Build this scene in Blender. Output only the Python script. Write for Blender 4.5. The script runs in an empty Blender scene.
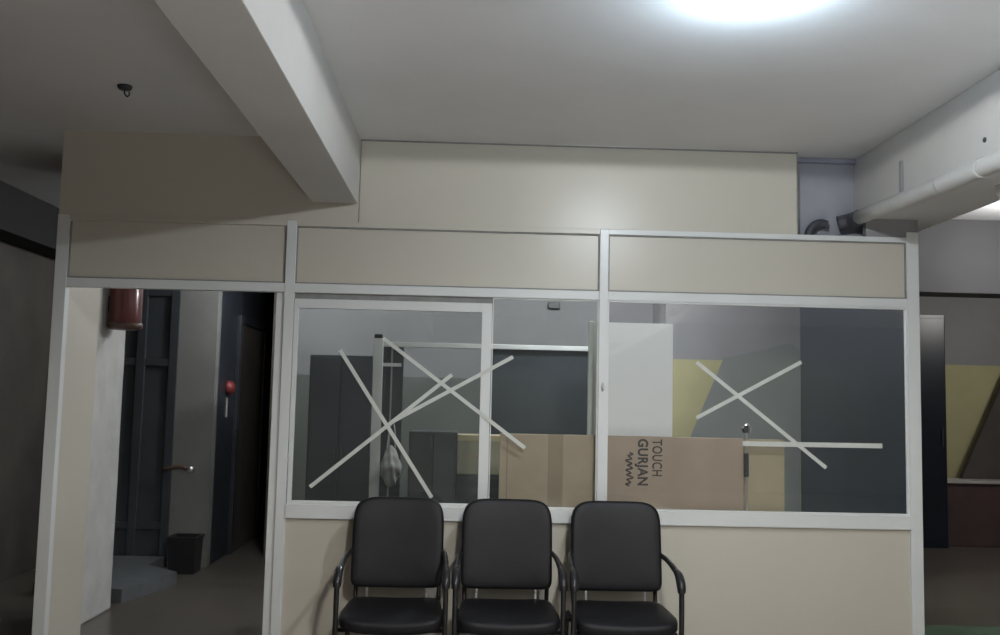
import bpy, bmesh, math, random
from mathutils import Vector, Matrix
random.seed(7)
SC = bpy.context.scene
COL = SC.collection
PI = math.pi

# ------------------------------------------------------------------ materials
def mat(name, col, rough=.5, metal=0., spec=.5, noise=0., nscale=6., bump=0., bscale=60., col2=None, coat=0.):
    m = bpy.data.materials.new(name); m.use_nodes = True
    nt = m.node_tree; N = nt.nodes; L = nt.links
    b = N['Principled BSDF']
    b.inputs['Base Color'].default_value = (*col, 1)
    b.inputs['Roughness'].default_value = rough
    b.inputs['Metallic'].default_value = metal
    b.inputs['Specular IOR Level'].default_value = spec
    b.inputs['Coat Weight'].default_value = coat
    tc = N.new('ShaderNodeTexCoord')
    if noise > 0 or col2:
        n = N.new('ShaderNodeTexNoise'); n.inputs['Scale'].default_value = nscale
        n.inputs['Detail'].default_value = 5; n.inputs['Roughness'].default_value = .6
        L.new(tc.outputs['Object'], n.inputs['Vector'])
        r = N.new('ShaderNodeValToRGB')
        c2 = col2 or tuple(max(0, c * (1 - noise)) for c in col)
        r.color_ramp.elements[0].position = .35; r.color_ramp.elements[1].position = .65
        r.color_ramp.elements[0].color = (*c2, 1); r.color_ramp.elements[1].color = (*col, 1)
        L.new(n.outputs['Fac'], r.inputs['Fac']); L.new(r.outputs['Color'], b.inputs['Base Color'])
    if bump > 0:
        n2 = N.new('ShaderNodeTexNoise'); n2.inputs['Scale'].default_value = bscale; n2.inputs['Detail'].default_value = 4
        L.new(tc.outputs['Object'], n2.inputs['Vector'])
        bp = N.new('ShaderNodeBump'); bp.inputs['Strength'].default_value = bump; bp.inputs['Distance'].default_value = .004
        L.new(n2.outputs['Fac'], bp.inputs['Height']); L.new(bp.outputs['Normal'], b.inputs['Normal'])
    return m

def glass_mat(name, tint, dust, ior=1.5, dustcol=(.5, .52, .5)):
    m = bpy.data.materials.new(name); m.use_nodes = True
    nt = m.node_tree; N = nt.nodes; L = nt.links; N.clear()
    out = N.new('ShaderNodeOutputMaterial')
    tr = N.new('ShaderNodeBsdfTransparent'); tr.inputs['Color'].default_value = (*tint, 1)
    gl = N.new('ShaderNodeBsdfGlossy'); gl.inputs['Roughness'].default_value = .02
    df = N.new('ShaderNodeBsdfDiffuse'); df.inputs['Color'].default_value = (*dustcol, 1)
    fr = N.new('ShaderNodeFresnel'); ge = N.new('ShaderNodeNewGeometry')
    mi = N.new('ShaderNodeMapRange'); mi.inputs['To Min'].default_value = ior; mi.inputs['To Max'].default_value = 1 / ior
    L.new(ge.outputs['Backfacing'], mi.inputs['Value']); L.new(mi.outputs['Result'], fr.inputs['IOR'])
    m1 = N.new('ShaderNodeMixShader'); m2 = N.new('ShaderNodeMixShader')
    tc = N.new('ShaderNodeTexCoord'); n = N.new('ShaderNodeTexNoise'); n.inputs['Scale'].default_value = 2.2
    mr = N.new('ShaderNodeMapRange'); mr.inputs['To Min'].default_value = dust * .7; mr.inputs['To Max'].default_value = dust * 1.3
    L.new(tc.outputs['Object'], n.inputs['Vector']); L.new(n.outputs['Fac'], mr.inputs['Value'])
    L.new(mr.outputs['Result'], m1.inputs['Fac'])
    L.new(tr.outputs[0], m1.inputs[1]); L.new(df.outputs[0], m1.inputs[2])
    L.new(fr.outputs[0], m2.inputs['Fac']); L.new(m1.outputs[0], m2.inputs[1]); L.new(gl.outputs[0], m2.inputs[2])
    L.new(m2.outputs[0], out.inputs['Surface'])
    return m

def emit_mat(name, col, s):
    m = bpy.data.materials.new(name); m.use_nodes = True
    b = m.node_tree.nodes['Principled BSDF']
    b.inputs['Base Color'].default_value = (.8, .8, .8, 1)
    b.inputs['Emission Color'].default_value = (*col, 1); b.inputs['Emission Strength'].default_value = s
    return m

M = dict(
    ceiling=mat('ceiling_paint', (.70, .70, .70), .8, noise=.06, nscale=1.5, bump=.15, bscale=90),
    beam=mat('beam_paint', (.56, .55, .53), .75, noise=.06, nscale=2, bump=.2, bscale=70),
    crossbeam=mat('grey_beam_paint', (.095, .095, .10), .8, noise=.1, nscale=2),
    cream=mat('cream_laminate', (.58, .55, .47), .34, noise=.03, nscale=1.2),
    alu=mat('white_aluminium', (.72, .74, .73), .33, noise=.04, nscale=3),
    gasket=mat('grey_gasket', (.30, .30, .29), .7, noise=.2, nscale=20),
    floor=mat('floor_concrete', (.42, .385, .35), .45, col2=(.30, .275, .25), nscale=1.6, bump=.25, bscale=25),
    floorbounce=mat('floor_bounce_brown', (.13, .078, .042), .5, col2=(.09, .054, .03), nscale=1.4, bump=.25, bscale=25),  # invented dark brown, cuts and warms the bounce light in the left bay
    floordim=mat('floor_dim_brown', (.095, .083, .07), .32, col2=(.09, .08, .068), nscale=1.4, bump=.25, bscale=25),  # split from the front floor, darker tone stands in for dim light
    recess=mat('purple_grey_shading', (.30, .30, .37), .8, noise=.1, nscale=4),
    palewall=mat('pale_blue_grey_paint', (.36, .37, .41), .8, noise=.08, nscale=4),
    plaster=mat('white_plaster', (.52, .52, .50), .8, noise=.15, nscale=5, bump=.3, bscale=30),
    darkwall=mat('dark_brown_paint', (.09, .078, .068), .7, noise=.35, nscale=2),
    bluedark=mat('blue_black_laminate', (.040, .046, .058), .4, noise=.3, nscale=2),
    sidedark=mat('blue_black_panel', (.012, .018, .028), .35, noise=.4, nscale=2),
    black=mat('black_paint', (.012, .011, .011), .8, noise=.3, nscale=3),
    greywall=mat('grey_wall_paint', (.30, .30, .31), .8, noise=.08, nscale=2),
    dado=mat('grey_green_paint', (.15, .165, .155), .7, noise=.1, nscale=2),
    yellow=mat('yellow_paint', (.50, .465, .26), .7, noise=.1, nscale=2),
    maroon=mat('maroon_paint', (.085, .050, .053), .5, noise=.25, nscale=3),
    corr=mat('corridor_grey_paint', (.20, .20, .19), .8, noise=.15, nscale=3),
    rear=mat('rear_wall_paint', (.16, .145, .12), .8, noise=.2, nscale=1.2),
    leather=mat('black_leatherette', (.0115, .0115, .014), .5, spec=.3, noise=.25, nscale=10, bump=.12, bscale=220),
    blacktube=mat('black_steel_tube', (.016, .016, .017), .35, noise=.2, nscale=20),
    blackplastic=mat('black_plastic', (.022, .022, .025), .3, noise=.2, nscale=15),
    chrome=mat('chrome', (.85, .85, .85), .28, metal=1, noise=.05, nscale=20),
    tape=mat('white_tape', (.62, .64, .60), .55, noise=.12, nscale=14),
    board=mat('kraft_cardboard', (.47, .365, .275), .85, noise=.12, nscale=4, bump=.1, bscale=120),
    flap=mat('pale_cardboard', (.50, .42, .28), .85, noise=.12, nscale=4),
    parcel=mat('brown_parcel_tape', (.33, .245, .175), .4, noise=.1, nscale=8),
    ink=mat('dark_ink', (.085, .07, .065), .8, noise=.3, nscale=30),
    whiteboard=mat('white_laminate', (.88, .87, .85), .4, noise=.03, nscale=2),
    pvc=mat('grey_white_pvc', (.52, .52, .50), .4, noise=.1, nscale=5),
    darkpvc=mat('dark_grey_pvc', (.07, .07, .085), .5, noise=.2, nscale=6),
    red=mat('dark_red_enamel', (.13, .024, .024), .28, noise=.2, nscale=8, coat=.5),
    redrim=mat('brown_rim', (.10, .055, .04), .5, noise=.3, nscale=10),
    bright_red=mat('red_enamel', (.24, .04, .038), .35, noise=.15, nscale=12),
    stone=mat('blue_grey_stone', (.115, .125, .135), .5, noise=.2, nscale=8),
    darkglass=mat('dark_tinted_pane', (.055, .062, .07), .12, noise=.2, nscale=2),
    slate=mat('dark_slate_laminate', (.05, .062, .072), .3, noise=.15, nscale=2),
    darksteel=mat('dark_steel', (.042, .048, .055), .45, noise=.2, nscale=5),
    beige=mat('beige_card', (.34, .32, .24), .8, noise=.12, nscale=5),
    bag=mat('pale_plastic_bag', (.38, .38, .37), .5, noise=.2, nscale=12),
    sheet=mat('grey_green_sheet', (.24, .26, .25), .5, noise=.1, nscale=2),
    green=mat('green_floor_paint', (.05, .12, .06), .6, noise=.3, nscale=3),
    pale=mat('pale_stone_edge', (.45, .43, .42), .4, noise=.1, nscale=4),
    glass_dusty=glass_mat('dusty_glass', (.88, .90, .89), .03),
    glass_clear=glass_mat('clear_glass', (.93, .95, .94), .01, ior=1.35),
    glass_side=glass_mat('side_glass', (.965, .975, .975), .022, ior=1.6, dustcol=(.5, .54, .58)),
)

# ------------------------------------------------------------------ mesh helpers
def B(): return bmesh.new()

def box(bm, lo, hi, bev=0.):
    lo = Vector(lo); hi = Vector(hi)
    r = bmesh.ops.create_cube(bm, size=1, matrix=Matrix.Translation((lo + hi) / 2) @ Matrix.Diagonal((*(hi - lo), 1)))
    if bev > 0:
        es = {e for v in r['verts'] for e in v.link_edges}
        bmesh.ops.bevel(bm, geom=list(es), offset=bev, segments=2, profile=.6, affect='EDGES')
    return bm

def smooth_path(pts, n=8):
    P = [Vector(p) for p in pts]; out = []
    for i in range(len(P) - 1):
        p0 = P[i - 1] if i else P[i] * 2 - P[i + 1]
        p1, p2 = P[i], P[i + 1]
        p3 = P[i + 2] if i + 2 < len(P) else P[i + 1] * 2 - P[i]
        for k in range(n):
            t = k / n
            out.append(.5 * ((2 * p1) + (-p0 + p2) * t + (2 * p0 - 5 * p1 + 4 * p2 - p3) * t * t + (-p0 + 3 * p1 - 3 * p2 + p3) * t ** 3))
    out.append(P[-1]); return out

def tube(bm, pts, r, seg=12, smooth=True, flat=1.):
    P = smooth_path(pts) if smooth and len(pts) > 2 else [Vector(p) for p in pts]
    rr = r if callable(r) else (lambda t: r)
    d0 = (P[1] - P[0]).normalized()
    u = d0.orthogonal().normalized(); rings = []
    for i, p in enumerate(P):
        d = (P[min(i + 1, len(P) - 1)] - P[max(i - 1, 0)]).normalized()
        u = (u - d * u.dot(d)).normalized(); w = d.cross(u)
        R = rr(i / (len(P) - 1))
        rings.append([bm.verts.new(p + R * (math.cos(a) * u + flat * math.sin(a) * w)) for a in [2 * PI * k / seg for k in range(seg)]])
    for a, b in zip(rings, rings[1:]):
        for k in range(seg): bm.faces.new((a[k], a[(k + 1) % seg], b[(k + 1) % seg], b[k]))
    bm.faces.new(rings[0][::-1]); bm.faces.new(rings[-1])
    return bm

def lathe(bm, prof, mtx=None, seg=32):
    mtx = mtx or Matrix(); rings = []
    for r, z in prof:
        rings.append([bm.verts.new(mtx @ Vector((r * math.cos(2 * PI * k / seg), r * math.sin(2 * PI * k / seg), z))) for k in range(seg)])
    for a, b in zip(rings, rings[1:]):
        for k in range(seg): bm.faces.new((a[k], a[(k + 1) % seg], b[(k + 1) % seg], b[k]))
    bm.faces.new(rings[0][::-1]); bm.faces.new(rings[-1])
    return bm

def prism_y(bm, poly, y0, y1):
    a = [bm.verts.new((x, y0, z)) for x, z in poly]; b = [bm.verts.new((x, y1, z)) for x, z in poly]
    n = len(poly)
    bm.faces.new(a); bm.faces.new(b[::-1])
    for k in range(n): bm.faces.new((a[k], b[k], b[(k + 1) % n], a[(k + 1) % n]))
    return bm

def obj(name, bm, m, parent=None, smooth=False, loc=None, **props):
    bmesh.ops.recalc_face_normals(bm, faces=bm.faces)
    me = bpy.data.meshes.new(name); bm.to_mesh(me); bm.free()
    me.materials.append(m if not isinstance(m, str) else M[m])
    if smooth:
        for p in me.polygons: p.use_smooth = smooth == 'all' or len(p.vertices) <= 4
    o = bpy.data.objects.new(name, me); COL.objects.link(o)
    if parent: o.parent = parent
    if loc: o.location = loc
    for k, v in props.items(): o[k] = v
    return o

def root(name, label, cat, loc=(0, 0, 0), rz=0., group=None, kind=None):
    o = bpy.data.objects.new(name, None); COL.objects.link(o)
    o.location = loc; o.rotation_euler = (0, 0, rz); o.empty_display_size = .1
    o['label'] = label; o['category'] = cat
    if group: o['group'] = group
    if kind: o['kind'] = kind
    return o

def struct(name, bm, m, label, cat, parent=None, smooth=False):
    return obj(name, bm, m, parent, smooth, label=label, category=cat, kind='structure')

# ------------------------------------------------------------------ the shell
CZ = 2.825
struct('floor', box(B(), (-.76, -11.2, -.1), (8.2, .06, 0)), 'floor', 'light stained concrete floor before the partition', 'floor')
struct('floor_left', box(B(), (-3.6, -11.2, -.1), (-.76, .06, 0)), 'floorbounce', 'unseen left bay floor, dark brown to cut and warm bounce light', 'floor')
struct('floor_inner', box(B(), (-3.6, .06, -.1), (8.2, 7, 0)), 'floordim', 'floor behind the partition and in the far bay, brown darkened for dimness', 'floor')
struct('ceiling', box(B(), (-3.6, -11.2, CZ), (8.2, 7, CZ + .15)), 'ceiling', 'pale grey painted ceiling slab lit by one lamp', 'ceiling')
struct('wall_outer_left', box(B(), (-3.6, -11.2, 0), (-3.44, 7, CZ)), 'darkwall', 'dark brown wall beyond the left end of the partition', 'wall')
struct('wall_outer_right', box(B(), (8.0, -11.2, 0), (8.2, 7, CZ)), 'rear', 'dull side wall at the far right of the basement', 'wall')
struct('wall_rear', box(B(), (-3.44, -11.2, 0), (8.0, -11.0, CZ)), 'rear', 'dull wall behind the viewer', 'wall')
struct('wall_far', box(B(), (-3.44, 6.8, 0), (8.0, 7.0, CZ)), 'darkwall', 'dark far end wall of the basement', 'wall')

# concrete beams along the depth
struct('beam_left', box(B(), (-.882, -10.99, 2.462), (-.636, -.012, CZ - .001), .004), 'beam', 'deep concrete ceiling beam ending at the header above the window', 'beam')
struct('beam_right', box(B(), (2.154, -10.99, 2.462), (2.615, 2.98, CZ - .001), .004), 'beam', 'wide concrete ceiling beam with a pipe along its side', 'beam')
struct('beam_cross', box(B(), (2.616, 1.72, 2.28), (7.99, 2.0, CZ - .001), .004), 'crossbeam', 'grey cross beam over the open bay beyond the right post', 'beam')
struct('beam_outer', box(B(), (-3.435, -10.98, 2.5), (-3.2, 6.7, CZ - .001), .004), 'black', 'dark beam along the top of the dark left wall', 'beam')

# ------------------------------------------------------------------ the partition (aluminium and cream laminate)
W = root('wall_front', 'cream laminate office partition in white aluminium framing', 'wall', kind='structure')
XL0, XL1, A0, A1, B0, B1, R0, R1 = -2.236, -2.172, -1.011, -.958, .688, .736, 2.382, 2.448
ZS0, ZS1, ZR0, ZR1, ZT0, ZT1 = .774, .847, 1.971, 2.02, 2.333, 2.361
def wp(name, lo, hi, m, bev=.003, **k): return obj(name, box(B(), lo, hi, bev), m, W, **k)
wp('post', (XL0, -.002, 0), (XL1, .05, ZT1), 'alu')
wp('post', (A0, -.002, 0), (A1, .05, ZT1), 'alu')
wp('post', (B0, -.002, ZS1), (B1, .05, ZT1), 'alu')
wp('post', (R0, -.002, 0), (R1, .05, ZT1 + .03), 'alu')
wp('rail', (XL1, 0, ZR0), (A0, .05, ZR1), 'alu')
wp('rail', (A1, 0, ZR0), (B0, .05, ZR1), 'alu')
wp('rail', (B1, 0, ZR0), (R0, .05, ZR1), 'alu')
wp('sill_rail', (A1, -.012, ZS0), (R0, .05, ZS1), 'alu')
wp('door_jamb', (A0 - .045, .016, 0), (A0, .05, ZR0), 'alu')
wp('top_trim', (XL1, 0, ZT0), (A0, .05, ZT1), 'cream', .002)
wp('top_trim', (A1, 0, ZT0), (B0, .05, ZT1), 'cream', .002)
wp('top_trim', (B1, 0, ZT0), (R0, .05, ZT1), 'alu', .002)
wp('sash_track', (A1, .022, 1.93), (.11, .05, ZR0), 'gasket', 0)
wp('lower_panel', (A1, .014, 0), (R0, .032, ZS0), 'cream', 0)
def bead(x0, x1, z0, z1, top=True):
    bm = B(); t = .007
    box(bm, (x0, .008, z0), (x1, .018, z0 + t))
    if top: box(bm, (x0, .008, z1 - t), (x1, .018, z1))
    box(bm, (x0, .008, z0 + t), (x0 + t, .018, z1 - t)); box(bm, (x1 - t, .008, z0 + t), (x1, .018, z1 - t))
    return bm
for x0, x1 in ((XL1, A0), (A1, B0), (B1, R0)):
    p = wp('upper_panel', (x0, .018, ZR1), (x1, .034, ZT0), 'cream', 0)
    obj('panel_bead', bead(x0, x1, ZR1, ZT0, x0 > -2), 'gasket', p)
wp('header_panel', (-2.236, .006, ZT1), (-.632, .024, CZ - .002), 'cream', .002)
wp('header_panel', (-.627, .006, ZT1), (1.774, .024, CZ - .012), 'cream', .002)
bm = B(); box(bm, (-.634, .012, ZT1), (-.625, .020, CZ - .002)); box(bm, (-.625, .012, CZ - .012), (1.774, .020, CZ - .002)); box(bm, (1.774, .006, ZT1), (1.782, .026, CZ - .002))
obj('panel_seam', bm, 'gasket', W)
# recess above the trim at the right end
wp('beam_filler', (2.16, .006, ZT1), (R1, .05, 2.46), 'greywall', 0)
wp('recess_backing', (1.70, .15, 2.2), (2.5, .19, CZ - .002), 'palewall', 0)
wp('recess_shade_lip', (1.784, .11, CZ - .028), (2.152, .15, CZ - .002), 'recess', .004)  # strip whose purple grey stands for the shade along the recess top
wp('recess_light_block', (1.66, .026, 2.2), (1.70, .19, CZ - .002), 'plaster', 0)  # hidden piece added to block office light leaking through the recess
wp('recess_ledge', (1.775, .05, ZT1 - .03), (2.38, .15, ZT1 - .005), 'alu', 0)

# sashes and glazing
def window(n, label, x0, x1, z0, z1, fl, fr_, fb, ft, y0, y1, yg, gm):
    w = root('window_%d' % n, label, 'window', kind='structure')
    bm = B()
    box(bm, (x0, y0, z0), (x0 + fl, y1, z1), .002); box(bm, (x1 - fr_, y0, z0), (x1, y1, z1), .002)
    box(bm, (x0 + fl, y0, z1 - ft), (x1 - fr_, y1, z1), .002); box(bm, (x0 + fl, y0, z0), (x1 - fr_, y1, z0 + fb), .002)
    obj('window_frame', bm, 'alu', w)
    obj('window_pane', box(B(), (x0 + fl, yg, z0 + fb), (x1 - fr_, yg + .004, z1 - ft)), gm, w)
    return w
window(1, 'sliding sash with a dusty pane under four tape strips', A1 + .004, .107, ZS1, 1.938, .022, .053, .018, .05, .004, .03, .008, 'glass_dusty')
window(2, 'clear fixed pane between the sliding sash and the middle post', .110, B0, ZS1, ZR0, .006, .008, .008, .008, .012, .03, .016, 'glass_clear')
window(3, 'wide glass pane right of the middle post', B1, R0, ZS1, ZR0, .008, .010, .008, .010, .006, .03, .012, 'glass_side')

# white tape strips on the glass
def strip(p, q, label, w=.020, yy=.0015, grp='white tape strips on the glass'):
    a = Vector((p[0], 0, p[1])); b = Vector((q[0], 0, q[1])); d = (b - a).normalized(); n = Vector((-d.z, 0, d.x)) * w / 2
    bm = B(); prism_y(bm, [((a + n).x, (a + n).z), ((b + n).x, (b + n).z), ((b - n).x, (b - n).z), ((a - n).x, (a - n).z)], yy, yy + .0012)
    o = obj('tape_strip', bm, 'tape'); o['label'] = label; o['category'] = 'tape'; o['group'] = grp
strip((-.702, 1.666), (-.19, .895), 'steep white tape strip falling to behind the first chair top', yy=-.0010)
strip((-.834, .938), (-.10, 1.548), 'white tape strip rising from the lower left corner of the sash glass', yy=.0005)
strip((-.475, 1.736), (.300, 1.166), 'long white tape strip falling across the sash stile toward the carton', yy=-.0025)
strip((-.415, 1.288), (.226, 1.651), 'white tape strip rising across the sash stile toward the dark pane', yy=-.0040)
strip((1.223, 1.647), (1.929, 1.093), 'white tape strip falling to the right on the wide right pane', yy=.0088)
strip((1.224, 1.346), (1.797, 1.661), 'white tape strip rising to the right on the wide right pane', yy=.0102)
strip((1.475, 1.214), (2.236, 1.217), 'level white tape strip low on the wide right pane', w=.026, yy=.0074)

# latch on the middle post
o = obj('frame_lock', lathe(B(), [(.001, 0), (.007, 0), (.009, .004), (.008, .010), (.004, .013), (.001, .0135)], Matrix.Translation((.712, -.002, 1.50)) @ Matrix.Diagonal((1, 1, 2.6, 1)) @ Matrix.Rotation(PI / 2, 4, 'X'), 20), 'chrome', smooth=True)
o['label'] = 'small shiny lock button on the middle white post'; o['category'] = 'lock'

# ------------------------------------------------------------------ chairs
def pad(bm, w, h, t, mtx, bulge=.012, rc=.07, n=14, wtop=None, curve=0., e0=5.5, e1=5.5, seg=64, droop=0.):
    """soft rounded-rectangle cushion in local (x, z) with thickness along y"""
    wtop = wtop if wtop is not None else w
    def outline(s, k):
        a = 2 * PI * k / seg
        c, sn = math.cos(a), math.sin(a)
        e = e0 if sn > 0 else e1; x = math.copysign(abs(c) ** (2 / e), c) * .5; z = math.copysign(abs(sn) ** (2 / e), sn) * .5
        ww = w + (wtop - w) * (z + .5)
        return x * ww * s, z * h * s
    def P(x, y, z): return bm.verts.new(mtx @ Vector((x, y + curve * (x / (w / 2)) ** 2 + droop * max(0, -z / (h / 2) - .35) ** 2 * (1 - .6 * (x / (w / 2)) ** 2), z)))
    prof = [(.0, -1, 1.0), (.35, -1, .9), (.7, -1, .62), (.9, -1, .35), (.975, -1, .12), (1, 0, 0)]
    def layer(s, y): return [P(*(lambda xz: (xz[0], y, xz[1]))(outline(s, k))) for k in range(seg)]
    rings = []
    for s, f in ((.3, 1.), (.6, .93), (.82, .75), (.93, .5), (.985, .1)):
        rings.append(layer(s, -t / 2 - bulge * f))
    rings.append(layer(1, -t / 4)); rings.append(layer(1, t / 4)); rings.append(layer(.97, t / 2)); rings.append(layer(.5, t / 2))
    for a, b in zip(rings, rings[1:]):
        for k in range(seg): bm.faces.new((a[k], a[(k + 1) % seg], b[(k + 1) % seg], b[k]))
    bm.faces.new(rings[0][::-1]); bm.faces.new(rings[-1])
    return bm

def make_chair(label):
    c = root('visitor_chair', label, 'chair', group='visitor chairs against the partition')
    tilt = math.atan2(.075, .44)
    mb = Matrix.Translation((0, .205, .686)) @ Matrix.Rotation(-tilt, 4, 'X')
    obj('backrest', pad(B(), .462, .450, .05, mb, .012, curve=-.018, e0=5, e1=13), 'leather', c, 'all')
    ms = Matrix.Translation((0, -.035, .374)) @ Matrix.Rotation(-PI / 2 + .035, 4, 'X')
    obj('seat', pad(B(), .505, .46, .05, ms, .012, wtop=.44, e0=6, e1=6, curve=-.012, droop=.038), 'leather', c, 'all')
    # steel frame: rear legs running up behind the back, cross bars
    for s in (-1, 1):
        obj('back_frame', tube(B(), [(s * .19, .10, .325), (s * .205, .195, .345), (s * .212, .232, .45), (s * .212, .265, .70), (s * .212, .285, .82)], .011), 'blacktube', c, True)
    for y, z, xx in ((-.15, .325, .25), (.13, .325, .24)):
        obj('crossbar', tube(B(), [(-xx, y, z), (xx, y, z)], .010, smooth=False), 'blacktube', c, True)
    for s in (-1, 1):
        bm = tube(B(), [(s * .252, -.235, .004), (s * .252, -.235, .25), (s * .252, -.237, .49), (s * .2515, -.228, .565), (s * .250, -.185, .603), (s * .246, -.05, .626), (s * .240, .10, .640), (s * .220, .22, .648), (s * .20, .262, .65)], .0125)
        obj('arm', bm, 'blacktube', c, True)
        bm = tube(B(), [(s * .252, -.238, .535), (s * .2515, -.228, .567), (s * .250, -.186, .604), (s * .248, -.11, .617), (s * .246, -.03, .629)],
                  lambda t: .014 + .0075 * max(0, math.sin(PI * min(1, t * 1.25 + .12))) ** .6, 14)
        obj('arm_pad', bm, 'blackplastic', c, True)
        bm = tube(B(), [(s * .245, .262, .004), (s * .245, .235, .20), (s * .243, .19, .345), (s * .235, .13, .325)], .0125)
        obj('leg', bm, 'blacktube', c, True)
        bm = B(); box(bm, (s * .150 - .006, .178, .37), (s * .150 + .006, .184, .49), .002)
        br = obj('bracket', bm, 'chrome', c, label='bright steel bracket')
        obj('bracket_bolt', lathe(B(), [(.001, 0), (.006, 0), (.006, .003), (.003, .005), (.001, .005)], Matrix.Translation((s * .150, .178, .447)) @ Matrix.Rotation(PI / 2, 4, 'X'), 12), 'chrome', br, True)
        for yy in (-.235, .262):
            obj('foot_cap', lathe(B(), [(.001, 0), (.0155, 0), (.0155, .02), (.0135, .028), (.001, .028)], Matrix.Translation((s * (.252 if yy < 0 else .245), yy, 0)), 14), 'blackplastic', c, True)
    return c

def dup(r, label):
    n = r.copy(); COL.objects.link(n); n['label'] = label
    for ch in list(r.children):
        a = ch.copy(); COL.objects.link(a); a.parent = n
        for g in list(ch.children):
            b = g.copy(); COL.objects.link(b); b.parent = a
    return n
c1 = make_chair('black padded armchair standing below the taped sash, nearest the door opening')
c2 = dup(c1, 'black padded armchair in the middle of the row of three')
c3 = dup(c1, 'black padded armchair furthest from the door opening, below the cardboard lettering')
for c, x, y, r in ((c1, -.345, -.375, .012), (c2, .206, -.37, 0), (c3, .762, -.375, -.012)):
    c.location = (x, y, 0); c.rotation_euler = (0, 0, r)

# ------------------------------------------------------------------ pipe along the right beam
p = root('drain_pipe', 'long pale plastic pipe running under the side of the right ceiling beam', 'pipe')
zp = lambda y: 2.463 + .030 * y
obj('pipe_run', tube(B(), [(2.113, .02 - .31 * i, zp(.02 - .31 * i)) for i in range(33)], .039, 24, False), 'pvc', p, True)
for y in (-.95, -3.6):
    obj('coupling', tube(B(), [(2.113, y, zp(y)), (2.113, y - .012, zp(y)), (2.113, y - .015, zp(y)), (2.113, y - .34, zp(y - .34)), (2.113, y - .355, zp(y - .355))], .0425, 24, False), 'pvc', p, True)
obj('dark_socket', tube(B(), [(2.113, -.02, zp(0)), (2.110, .03, zp(0) - .002), (2.085, .072, zp(0) - .008), (2.035, .09, zp(0) - .02)], .043, 24), 'darkpvc', p, True, label='dark grey socket at the pipe end')
obj('pipe_clamp', box(B(), (2.140, -.478, 2.46), (2.1535, -.452, 2.665), .002), 'greywall', p)
o = obj('pipe_bend', tube(B(), [(1.868, .10, 2.364), (1.876, .10, 2.395), (1.90, .10, 2.428), (1.935, .10, 2.446), (1.975, .10, 2.44)], .024, 14), 'darkpvc', None, True)
o['label'] = 'dark curved pipe end showing in the recess above the trim'; o['category'] = 'pipe'
o = obj('wall_anchor', lathe(B(), [(.001, 0), (.012, 0), (.010, .006), (.004, .009), (.001, .009)], Matrix.Translation((2.154, -1.248, 2.558)) @ Matrix.Rotation(-PI / 2, 4, 'Y'), 14), 'darksteel', None, True)
o['label'] = 'small dark anchor plug on the side of the right beam'; o['category'] = 'anchor'
o = root('beam_fitting', 'small white round fitting under the right beam edge', 'fitting', (2.47, -.85, 2.462))
obj('fitting_base', lathe(B(), [(.001, 0), (.05, 0), (.05, -.012), (.03, -.018), (.001, -.018)], None, 24), 'pvc', o, True)
obj('fitting_dome', lathe(B(), [(.001, -.018), (.034, -.018), (.042, -.04), (.036, -.066), (.018, -.08), (.001, -.083)], None, 24), 'whiteboard', o, True)

# ceiling hook in the left bay
h = root('ceiling_hook', 'small dark hook box on the shaded ceiling left of the beam', 'hook', (-1.632, -.783, CZ))
obj('junction_cup', lathe(B(), [(.001, -.018), (.026, -.018), (.032, -.010), (.034, 0), (.001, 0)], None, 20), 'darksteel', h, True)
obj('hook_wire', tube(B(), [(0, 0, -.018), (0, 0, -.035), (.012, 0, -.05), (.022, 0, -.04), (.02, 0, -.028)], .004, 8), 'darksteel', h, True)

# ------------------------------------------------------------------ lamps
def bulb(loc, label, em, k=1.):
    r = root('ceiling_lamp', label, 'lamp', loc)
    obj('lamp_base', lathe(B(), [(.001, 0), (.06 * k, 0), (.06 * k, -.018), (.03 * k, -.03), (.022 * k, -.05), (.001, -.05)], None, 28), 'alu', r, True)
    return r
LX, LY = .93, -2.06
lr = root('ceiling_lamp', 'bright white round lamp on the ceiling above the chairs', 'lamp', (LX, LY, CZ))
obj('lamp_base', lathe(B(), [(.001, 0), (.075, 0), (.075, -.022), (.001, -.022)], None, 32), 'alu', lr, True)
obj('lamp_diffuser', lathe(B(), [(.001, -.023), (.068, -.023), (.066, -.040), (.055, -.052), (.030, -.060), (.001, -.062)], None, 32), emit_mat('lamp_glow', (.86, .93, 1), 12), lr, True)
def light(name, loc, power, col, r, parent=None, kind='POINT'):
    d = bpy.data.lights.new(name, kind); d.energy = power; d.color = col
    if kind != 'AREA': d.shadow_soft_size = r
    else: d.shape = 'DISK'; d.size = r
    o = bpy.data.objects.new(name, d); COL.objects.link(o); o.location = loc
    return o
light('lamp_light_wide', (LX, LY, 2.705), 12, (.66, .84, 1), .03)
d = light('lamp_light_down', (LX, LY, 2.745), 40, (.95, .975, 1), .03, kind='SPOT').data
d.spot_size = PI; d.spot_blend = .025
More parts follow.
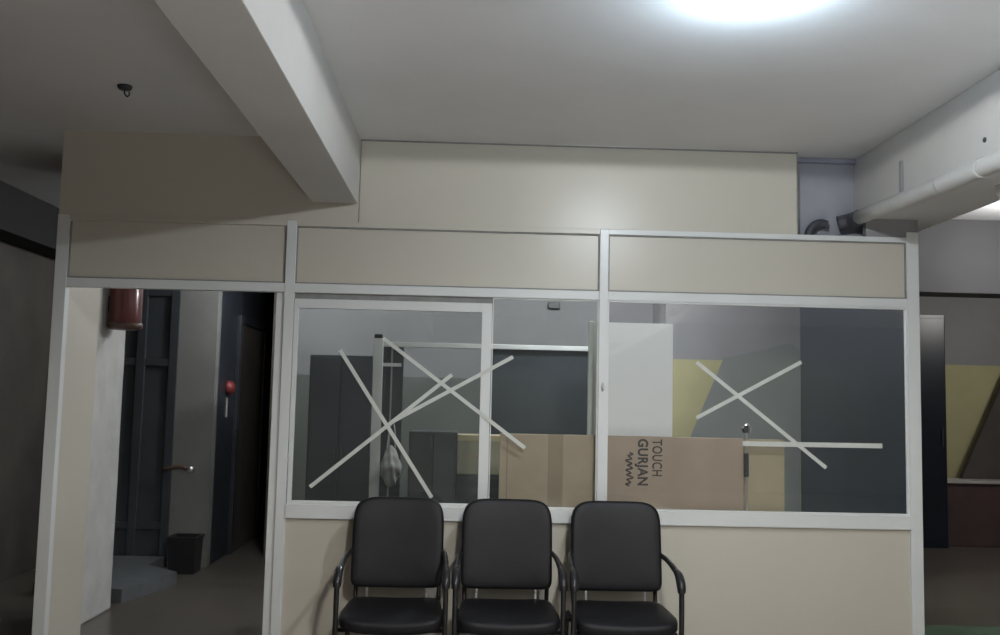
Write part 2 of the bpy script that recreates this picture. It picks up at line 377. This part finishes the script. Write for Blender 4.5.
# added downlights out of view: they light the floor, whose bounce lights the ceiling
def downlight(x, y, power, col, label, parent_only=False):
    r = root('added_downlight', label, 'lamp', (x, y, CZ))
    obj('downlight_ring', lathe(B(), [(.05, 0), (.085, 0), (.085, -.006), (.06, -.012), (.05, -.004)], None, 28), 'alu', r, True)
    obj('downlight_lens', lathe(B(), [(.001, -.001), (.05, -.001), (.05, -.004), (.001, -.005)], None, 28), emit_mat('downlight_glow', col, 8), r, True)
    d = light('downlight_fill', (x, y, CZ - .03), power, col, .05, kind='SPOT').data
    d.spot_size = math.radians(62); d.spot_blend = .5
COOL, WARM = (.82, .91, 1), (1, .56, .30)
downlight(1.6, -4.0, 1300, COOL, 'added unseen downlight in the middle bay, nearer the partition')
downlight(1.6, -7.6, 1350, COOL, 'added unseen downlight in the middle bay, further behind the viewer')
downlight(-2.3, -4.2, 40, WARM, 'added unseen downlight in the left bay, nearer the partition')
downlight(-2.3, -6.8, 40, WARM, 'added unseen downlight in the left bay, further behind the viewer')
rr = root('ceiling_lamp', 'added dome fill lamp on the ceiling above the viewer', 'lamp', (.75, -5.0, CZ))  # unseen lamp added as frontal fill for the lower panels
obj('lamp_base', lathe(B(), [(.001, 0), (.09, 0), (.09, -.02), (.001, -.02)], None, 28), 'alu', rr, True)
obj('lamp_diffuser', lathe(B(), [(.001, -.021), (.08, -.021), (.075, -.03), (.05, -.038), (.001, -.042)], None, 28), emit_mat('dome_fill_glow', (1, .97, .92), 6), rr, True)
d = light('dome_fill', (.75, -5.0, 2.755), 265, (1, .975, .93), .12, kind='SPOT').data
d.spot_size = math.radians(172); d.spot_blend = .28
# right bay and office lamps, with added fills for far bay and corridor
light('bay_light', (3.75, .95, 2.60), 16, (1, .99, .97), .05)
light('bay_far_fill', (5.6, 3.4, 2.60), 26, (1, .97, .92), .08)
light('corridor_fill', (-1.45, 2.5, 2.62), 20, (.95, .98, 1), .06)
light('office_light', (.9, 1.7, 2.70), 62, (.95, .97, 1), .06)

# ------------------------------------------------------------------ inside the office
def bx(name, lo, hi, m, label, cat, bev=.003, **k):
    o = obj(name, box(B(), lo, hi, bev), m); o['label'] = label; o['category'] = cat
    for a, b in k.items(): o[a] = b
    return o
wb = root('wall_back', 'grey back wall of the office with a darker lower half', 'wall', kind='structure')
obj('upper_paint', box(B(), (-1.75, 3.60, 1.62), (1.66, 3.72, CZ - .002)), 'greywall', wb)
obj('lower_paint', box(B(), (-1.75, 3.60, 0), (1.66, 3.72, 1.62)), 'dado', wb, label='darker grey green lower half')
wb2 = root('wall_back_side', 'wall behind the right pane with a yellow lower half', 'wall', kind='structure')
obj('upper_paint', box(B(), (1.66, 3.0, 1.81), (3.6, 3.12, CZ - .002)), 'greywall', wb2)
obj('lower_paint', box(B(), (1.66, 3.0, 0), (3.6, 3.12, 1.81)), 'yellow', wb2, label='yellow lower half')
struct('wall_inner', box(B(), (1.66, 3.12, 0), (1.76, 3.70, CZ - .002)), 'greywall', 'short grey return of the office back wall', 'wall')
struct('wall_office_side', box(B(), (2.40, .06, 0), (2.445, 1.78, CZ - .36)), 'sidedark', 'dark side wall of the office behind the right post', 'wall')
struct('wall_office_divider', box(B(), (-1.80, 3.60, 0), (-1.75, 5.6, CZ - .002)), 'darkwall', 'dark dividing wall between office and corridor', 'wall')

# white framed board just behind the glass
b = root('white_board', 'tall white framed board standing behind the right of the middle post', 'board', (.95, .2, 0))
obj('board_sheet', box(B(), (-.262, 0, 0), (.183, .018, 1.868)), 'whiteboard', b)
obj('board_edge', box(B(), (-.293, -.008, 0), (-.262, .022, 1.872), .003), 'alu', b)

# big flat carton
cb = root('cardboard_carton', 'long flat brown carton with rotated lettering standing behind the sill', 'carton', (.946, .10, 0))
X0 = .946
obj('carton_panel', box(B(), (.168 - X0, -.02, 0), (1.50 - X0, .03, 1.238), .004), 'board', cb)
obj('carton_flap', box(B(), (1.50 - X0, -.024, 0), (1.724 - X0, .026, 1.236), .004), 'flap', cb, label='paler yellowish end flap')
obj('parcel_tape', box(B(), (.430 - X0, -.0215, 0), (.512 - X0, -.019, 1.239)), 'parcel', cb, label='darker brown tape band')
obj('carton_fold', box(B(), (.205 - X0, -.0212, 0), (.212 - X0, -.019, 1.237)), 'parcel', cb)
def lettering(body, size, xc, z_top, squash=1., bold=.0012):
    cu = bpy.data.curves.new('lettering', 'FONT'); cu.body = body; cu.size = size; cu.extrude = .0006; cu.offset = bold
    cu.space_character = 1.08; t = bpy.data.objects.new('lettering', cu); COL.objects.link(t)
    dg = bpy.context.evaluated_depsgraph_get(); me = bpy.data.meshes.new_from_object(t.evaluated_get(dg))
    COL.objects.unlink(t); bpy.data.objects.remove(t)
    wmax = max(v.co.x for v in me.vertices); 
    # text +x runs down the sheet, letter tops point to +x of the sheet (rotated a quarter turn clockwise)
    me.transform(Matrix(((0, 1, 0, 0), (0, 0, -1, 0), (-squash, 0, 0, 0), (0, 0, 0, 1))))
    me.transform(Matrix.Translation((xc, -.0212, z_top)))
    me.materials.append(M['ink'])
    o = bpy.data.objects.new('lettering', me); COL.objects.link(o); o.parent = cb
    print('TEXT', body, wmax * squash)
lettering('TOUCH', .075, 1.000 - X0, 1.224, .72)
lettering('GURJAN', .075, .922 - X0, 1.226, .86, .0024)
bm = B()   # illegible script line
pts = [(.874 - X0 + .016 * math.sin(i * 2.1) + .006 * math.sin(i * .9), -.0208, 1.150 - .0085 * i) for i in range(22)]
tube(bm, pts, .0042, 6)
obj('lettering', bm, 'ink', cb, True, label='small unreadable script line')

# small vent on the office back wall
v_ = root('wall_vent', 'small dark vent high on the grey office wall right of the sash', 'vent', (.745, 3.60, 2.30))
obj('vent_box', box(B(), (-.055, -.05, -.028), (.055, 0, .03), .006), 'darksteel', v_)
bm = B()
for k in range(4): box(bm, (-.045, -.056, -.020 + k * .012), (.045, -.05, -.014 + k * .012))
obj('vent_grille', bm, 'gasket', v_)

# hooked rod in front of the carton
hk = root('hooked_rod', 'small dark hooked rod propped against the carton, seen through the right pane', 'tool', (1.505, .046, 0))
obj('rod', tube(B(), [(0, 0, 0), (0, 0, .6), (0, 0, 1.24), (-.012, 0, 1.29), (.004, 0, 1.315), (.022, 0, 1.30), (.022, 0, 1.265)], .007, 10), 'chrome', hk, True)
obj('rod_sleeve', tube(B(), [(0, 0, 1.035), (0, 0, 1.10), (0, 0, 1.16)], .013, 12), 'darksteel', hk, True)
obj('rod_knob', lathe(B(), [(.001, -.02), (.014, -.018), (.02, 0), (.014, .018), (.001, .02)], Matrix.Translation((-.006, 0, 1.29)), 16), 'darksteel', hk, True)

# inner glazed screen
s = root('glazed_screen', 'white framed inner screen with a dark pane behind the sash', 'screen', (0, 2.0, 0))
obj('screen_post', box(B(), (-.722, -.02, 0), (-.652, .03, 1.862), .004), 'alu', s)
obj('post_cap', box(B(), (-.72, -.022, 1.862), (-.66, .032, 1.893), .006), 'blackplastic', s, label='dark cap on the post')
obj('top_rail', box(B(), (-.652, -.015, 1.802), (.95, .025, 1.838), .003), 'alu', s)
obj('dark_pane', box(B(), (.13, 0, 0), (.95, .02, 1.802)), 'slate', s, label='dark blue grey pane')
dp = obj('narrow_door', box(B(), (-.650, .0, 0), (-.50, .02, 1.80)), 'bluedark', s, label='narrow dark door strip')
obj('metal_strip', box(B(), (-.592, -.006, 0), (-.580, .0, 1.80)), 'greywall', dp)
obj('door_bar', box(B(), (-.650, -.008, 1.655), (-.515, .0, 1.68)), 'alu', dp)

def cupboard(name, label, x0, x1, y0, y1, z1, m='darksteel'):
    c = root(name, label, 'cupboard', ((x0 + x1) / 2, (y0 + y1) / 2, 0)); w = (x1 - x0) / 2; d = (y1 - y0) / 2
    obj('cabinet_body', box(B(), (-w, -d, 0), (w, d, z1), .005), m, c)
    for sgn in (-1, 1):
        a, b_ = (-w + .012, -.004) if sgn < 0 else (.004, w - .012)
        dr = obj('cabinet_door', box(B(), (a, -d - .016, .06), (b_, -d, z1 - .02), .003), m, c)
        xh = -.03 if sgn < 0 else .03
        obj('door_handle', tube(B(), [(xh, -d - .017, z1 * .48), (xh, -d - .04, z1 * .49), (xh, -d - .04, z1 * .56), (xh, -d - .017, z1 * .57)], .006, 8), 'darksteel', dr, True)
    return c
cupboard('steel_cupboard', 'tall dark two door cupboard behind the left of the taped sash', -1.28, -.785, 2.55, 2.95, 1.755, 'bluedark')
cupboard('storage_cabinet', 'dark waist high cabinet beside the beige carton', -.375, -.075, .9, 1.25, 1.215)
cupboard('low_cabinet', 'lower dark cabinet carrying the beige carton', -.070, .30, .9, 1.25, .955)
cc = root('beige_carton', 'beige lidded carton on the lower dark cabinet', 'carton', (.065, 1.05, .955))
obj('carton_body', box(B(), (-.132, -.13, 0), (.132, .13, .215), .004), 'beige', cc)
obj('carton_lid', box(B(), (-.137, -.135, .205), (.137, .135, .243), .004), 'flap', cc)
obj('carton_slot', box(B(), (-.06, -.1315, .10), (.06, -.129, .125), .001), 'parcel', cc)
bm = B(); bmesh.ops.create_icosphere(bm, subdivisions=4, radius=1)
for v in bm.verts:
    n = 1 + .10 * math.sin(9 * v.co.x + 3 * v.co.z) + .08 * math.sin(11 * v.co.z + 5 * v.co.y)
    zz = v.co.z; k = (1 - .45 * max(0, zz)) * n
    v.co = Vector((v.co.x * .075 * k, v.co.y * .06 * k, zz * .15))
pb = root('carry_bag', 'pale crumpled bag hanging on the narrow dark door behind the sash', 'bag', (-.565, 1.915, .93))
obj('bag_body', bm, 'bag', pb, True)
obj('bag_strap', tube(B(), [(-.03, 0, .12), (-.02, .05, .25), (0, .07, .32), (.02, .05, .25), (.03, 0, .12)], .005, 8), 'bag', pb, True)

# leaning grey sheet behind the right pane
bm = B(); prism_y(bm, [(1.84, 0), (2.76, 0), (2.76, 1.90), (2.68, 1.96), (2.12, 1.82), (1.84, 1.16)], 2.84, 2.86)
o = obj('leaning_sheet', bm, 'sheet'); o['label'] = 'grey green sheet with a slanted edge standing before the yellow wall behind the glass'; o['category'] = 'sheet'

# ------------------------------------------------------------------ left corridor seen through the door opening
pl = root('wall_corridor', 'short return wall and white plaster pillar beside the door opening', 'wall', kind='structure')
obj('cream_lining', box(B(), (-2.235, .051, 0), (-2.195, .54, 2.34)), 'cream', pl)
bm = box(B(), (-2.45, .55, 0), (-2.33, 1.38, 2.82), .012)
bmesh.ops.subdivide_edges(bm, edges=bm.edges[:], cuts=6, use_grid_fill=True)
for v in bm.verts:
    v.co += Vector((random.uniform(-.003, .003), random.uniform(-.006, .006), 0))
obj('plaster_pillar', bm, 'plaster', pl)
k = root('hanging_canister', 'dark red glossy canister fixed high on the white pillar', 'canister', (-2.225, 1.06, 1.83))
obj('canister_body', lathe(B(), [(.001, .02), (.098, .02), (.100, .03), (.100, .30), (.09, .33), (.05, .35), (.001, .352)], None, 36), 'red', k, True)
obj('canister_rim', lathe(B(), [(.001, -.012), (.09, -.012), (.106, 0), (.108, .018), (.104, .03), (.001, .03)], None, 36), 'redrim', k, True)
obj('canister_bracket', box(B(), (-.104, -.03, .1), (-.085, .03, .2), .003), 'darksteel', k)

struct('wall_corridor_end', box(B(), (-2.46, 3.0, 0), (-2.145, 3.12, CZ - .002)), 'corr', 'grey corridor wall between the glazed door and the dark panelling', 'wall')
struct('wall_corridor_side', box(B(), (-2.20, 3.12, 0), (-2.145, 6.7, CZ - .002)), 'bluedark', 'dark panelled side wall deep inside the corridor', 'wall')
d1 = root('door_1', 'dark glazed corridor door behind the white pillar', 'door', kind='structure')
bm = B()
for x in (-3.02, -2.80, -2.53): box(bm, (x, 2.98, 0), (x + .07, 3.05, 2.30), .004)
for z in (0, .30, 1.65, 2.24): box(bm, (-2.95, 2.985, z), (-2.53, 3.04, z + .06), .004)
obj('door_frame', bm, 'darksteel', d1)
obj('door_glass', box(B(), (-3.0, 3.01, 0), (-2.5, 3.02, 2.25)), 'darkglass', d1)
obj('door_head', box(B(), (-3.4, 3.0, 2.30), (-2.46, 3.1, CZ - .002)), 'corr', d1)
hd = obj('door_handle', tube(B(), [(-2.50, 2.975, .80), (-2.50, 2.92, .80), (-2.47, 2.90, .805), (-2.37, 2.90, .825), (-2.31, 2.90, .81)], .016, 12), 'redrim', d1, True, label='brass coloured lever handle')
obj('handle_knob', lathe(B(), [(.001, -.024), (.024, -.019), (.031, 0), (.024, .019), (.001, .024)], Matrix.Translation((-2.28, 2.90, .805)), 16), 'chrome', hd, True)
d2 = root('door_2', 'dark flush door in the panelled corridor wall', 'door', kind='structure')
obj('door_leaf', box(B(), (-2.144, 3.75, 0), (-2.12, 4.75, 2.08), .004), 'darkwall', d2)
bm = B(); box(bm, (-2.144, 3.68, 0), (-2.105, 3.75, 2.15), .004); box(bm, (-2.144, 4.75, 0), (-2.105, 4.82, 2.15), .004); box(bm, (-2.144, 3.75, 2.08), (-2.105, 4.75, 2.15), .004)
obj('door_frame', bm, 'bluedark', d2)
al = root('wall_mounted_bell', 'small round red bell on the dark corridor panelling', 'bell', (-2.144, 3.42, 1.485))
obj('bell_dome', lathe(B(), [(.001, 0), (.062, 0), (.064, .02), (.058, .045), (.04, .063), (.018, .07), (.001, .071)], Matrix.Rotation(PI / 2, 4, 'Y'), 28), 'bright_red', al, True)
obj('bell_strip', box(B(), (0, -.014, -.26), (.012, .014, -.09), .003), 'pvc', al, label='pale strip below the bell')
bn = root('waste_bin', 'dark square bin on the corridor floor below the lever handle', 'bin', (-2.25, 2.76, 0))
bm = B()
t0, t1, hgt = .100, .110, .28
vs = [[bm.verts.new((sx * t, sy * t, z)) for sx, sy in ((-1, -1), (1, -1), (1, 1), (-1, 1))] for t, z in ((t0, .001), (t1, hgt), (t1 - .008, hgt), (t0 - .008, .02))]
for a, b_ in zip(vs, vs[1:]):
    for i in range(4): bm.faces.new((a[i], a[(i + 1) % 4], b_[(i + 1) % 4], b_[i]))
bm.faces.new(vs[0][::-1]); bm.faces.new(vs[-1])
obj('bin_body', bm, 'blackplastic', bn)
bm = B()
for a, b_ in (((-.118, -.118), (.118, -.104)), ((-.118, .104), (.118, .118)), ((-.118, -.104), (-.104, .104)), ((.104, -.104), (.118, .104))):
    box(bm, (a[0], a[1], .265), (b_[0], b_[1], .29), .003)
obj('bin_rim', bm, 'blackplastic', bn)
bm = B(); v = [(-3.0, 1.75), (-2.32, 1.55), (-2.16, 2.25), (-2.47, 2.55), (-2.47, 2.95), (-3.0, 2.95)]
a = [bm.verts.new((x, y, 0)) for x, y in v]; b_ = [bm.verts.new((x, y, .09)) for x, y in v]
bm.faces.new(a[::-1]); bm.faces.new(b_)
for i in range(len(v)): bm.faces.new((a[i], a[(i + 1) % len(v)], b_[(i + 1) % len(v)], b_[i]))
struct('trim_1', bm, 'stone', 'low blue grey stone step before the glazed corridor door', 'step')

# ------------------------------------------------------------------ open bay beyond the right post
wy = root('wall_bay', 'bay end wall with a yellow lower half and a grey upper half', 'wall', kind='structure')
obj('lower_paint', box(B(), (3.7, 5.6, 0), (7.99, 5.75, 1.95)), 'yellow', wy, label='yellow lower half')
obj('upper_paint', box(B(), (3.7, 5.6, 1.95), (7.99, 5.75, CZ - .002)), 'greywall', wy)
ct = root('low_counter', 'dark maroon counter with a pale top edge beyond the right post', 'counter', (6.2, 5.2, 0))
obj('counter_front', box(B(), (-1.16, -.18, 0), (1.7, .2, .665), .006), 'maroon', ct)
obj('counter_top', box(B(), (-1.165, -.21, .665), (1.72, .22, .695), .005), 'pale', ct)
dc = root('tall_locker', 'tall dark locker standing beside the maroon counter', 'locker', (4.68, 5.1, 0))
obj('locker_body', box(B(), (-.35, -.2, 0), (.345, .25, 2.45), .008), 'sidedark', dc)
for x0, x1 in ((-.34, -.08), (-.07, .33)):
    q = obj('locker_door', box(B(), (x0, -.216, .08), (x1, -.2, 2.40), .003), 'sidedark', dc)
    obj('door_handle', box(B(), (x1 - .05, -.235, 1.05), (x1 - .035, -.216, 1.25), .003), 'darksteel', q)
bm = B(); prism_y(bm, [(5.38, .697), (6.45, .697), (7.05, 2.35), (6.14, 2.35)], 5.30, 5.36)
o = obj('leaning_board', bm, 'darkwall'); o['label'] = 'dark slanting board on the maroon counter before the yellow wall'; o['category'] = 'board'
bm = B(); box(bm, (2.75, .55, .0005), (4.4, 1.25, .003))
struct('floor_marking', bm, 'green', 'green painted patch on the floor beyond the right post', 'marking')

# ------------------------------------------------------------------ world, camera
w = bpy.data.worlds.new('world'); SC.world = w; w.use_nodes = True
w.node_tree.nodes['Background'].inputs['Color'].default_value = (.05, .05, .05, 1)
f, pt, rl, yw, hh, D = 967.14, .0886, .0224, .0290, 1.40, 5.2
fwd = Vector((math.sin(yw) * math.cos(pt), math.cos(yw) * math.cos(pt), math.sin(pt))); rgt = Vector((math.cos(yw), -math.sin(yw), 0))
up = rgt.cross(fwd)
r2 = math.cos(rl) * rgt + math.sin(rl) * up; u2 = -math.sin(rl) * rgt + math.cos(rl) * up
cd = bpy.data.cameras.new('camera'); cam = bpy.data.objects.new('camera', cd); COL.objects.link(cam)
cd.sensor_fit = 'HORIZONTAL'; cd.sensor_width = 36; cd.lens = 36 * f / 1000; cd.clip_start = .05
cam.matrix_world = Matrix(((r2.x, u2.x, -fwd.x, 0), (r2.y, u2.y, -fwd.y, -D), (r2.z, u2.z, -fwd.z, hh), (0, 0, 0, 1)))
SC.camera = cam
SC.view_settings.view_transform = 'Standard'; SC.view_settings.look = 'None'
SC.view_settings.exposure = .52; SC.view_settings.gamma = 1; SC.view_settings.use_curve_mapping = False
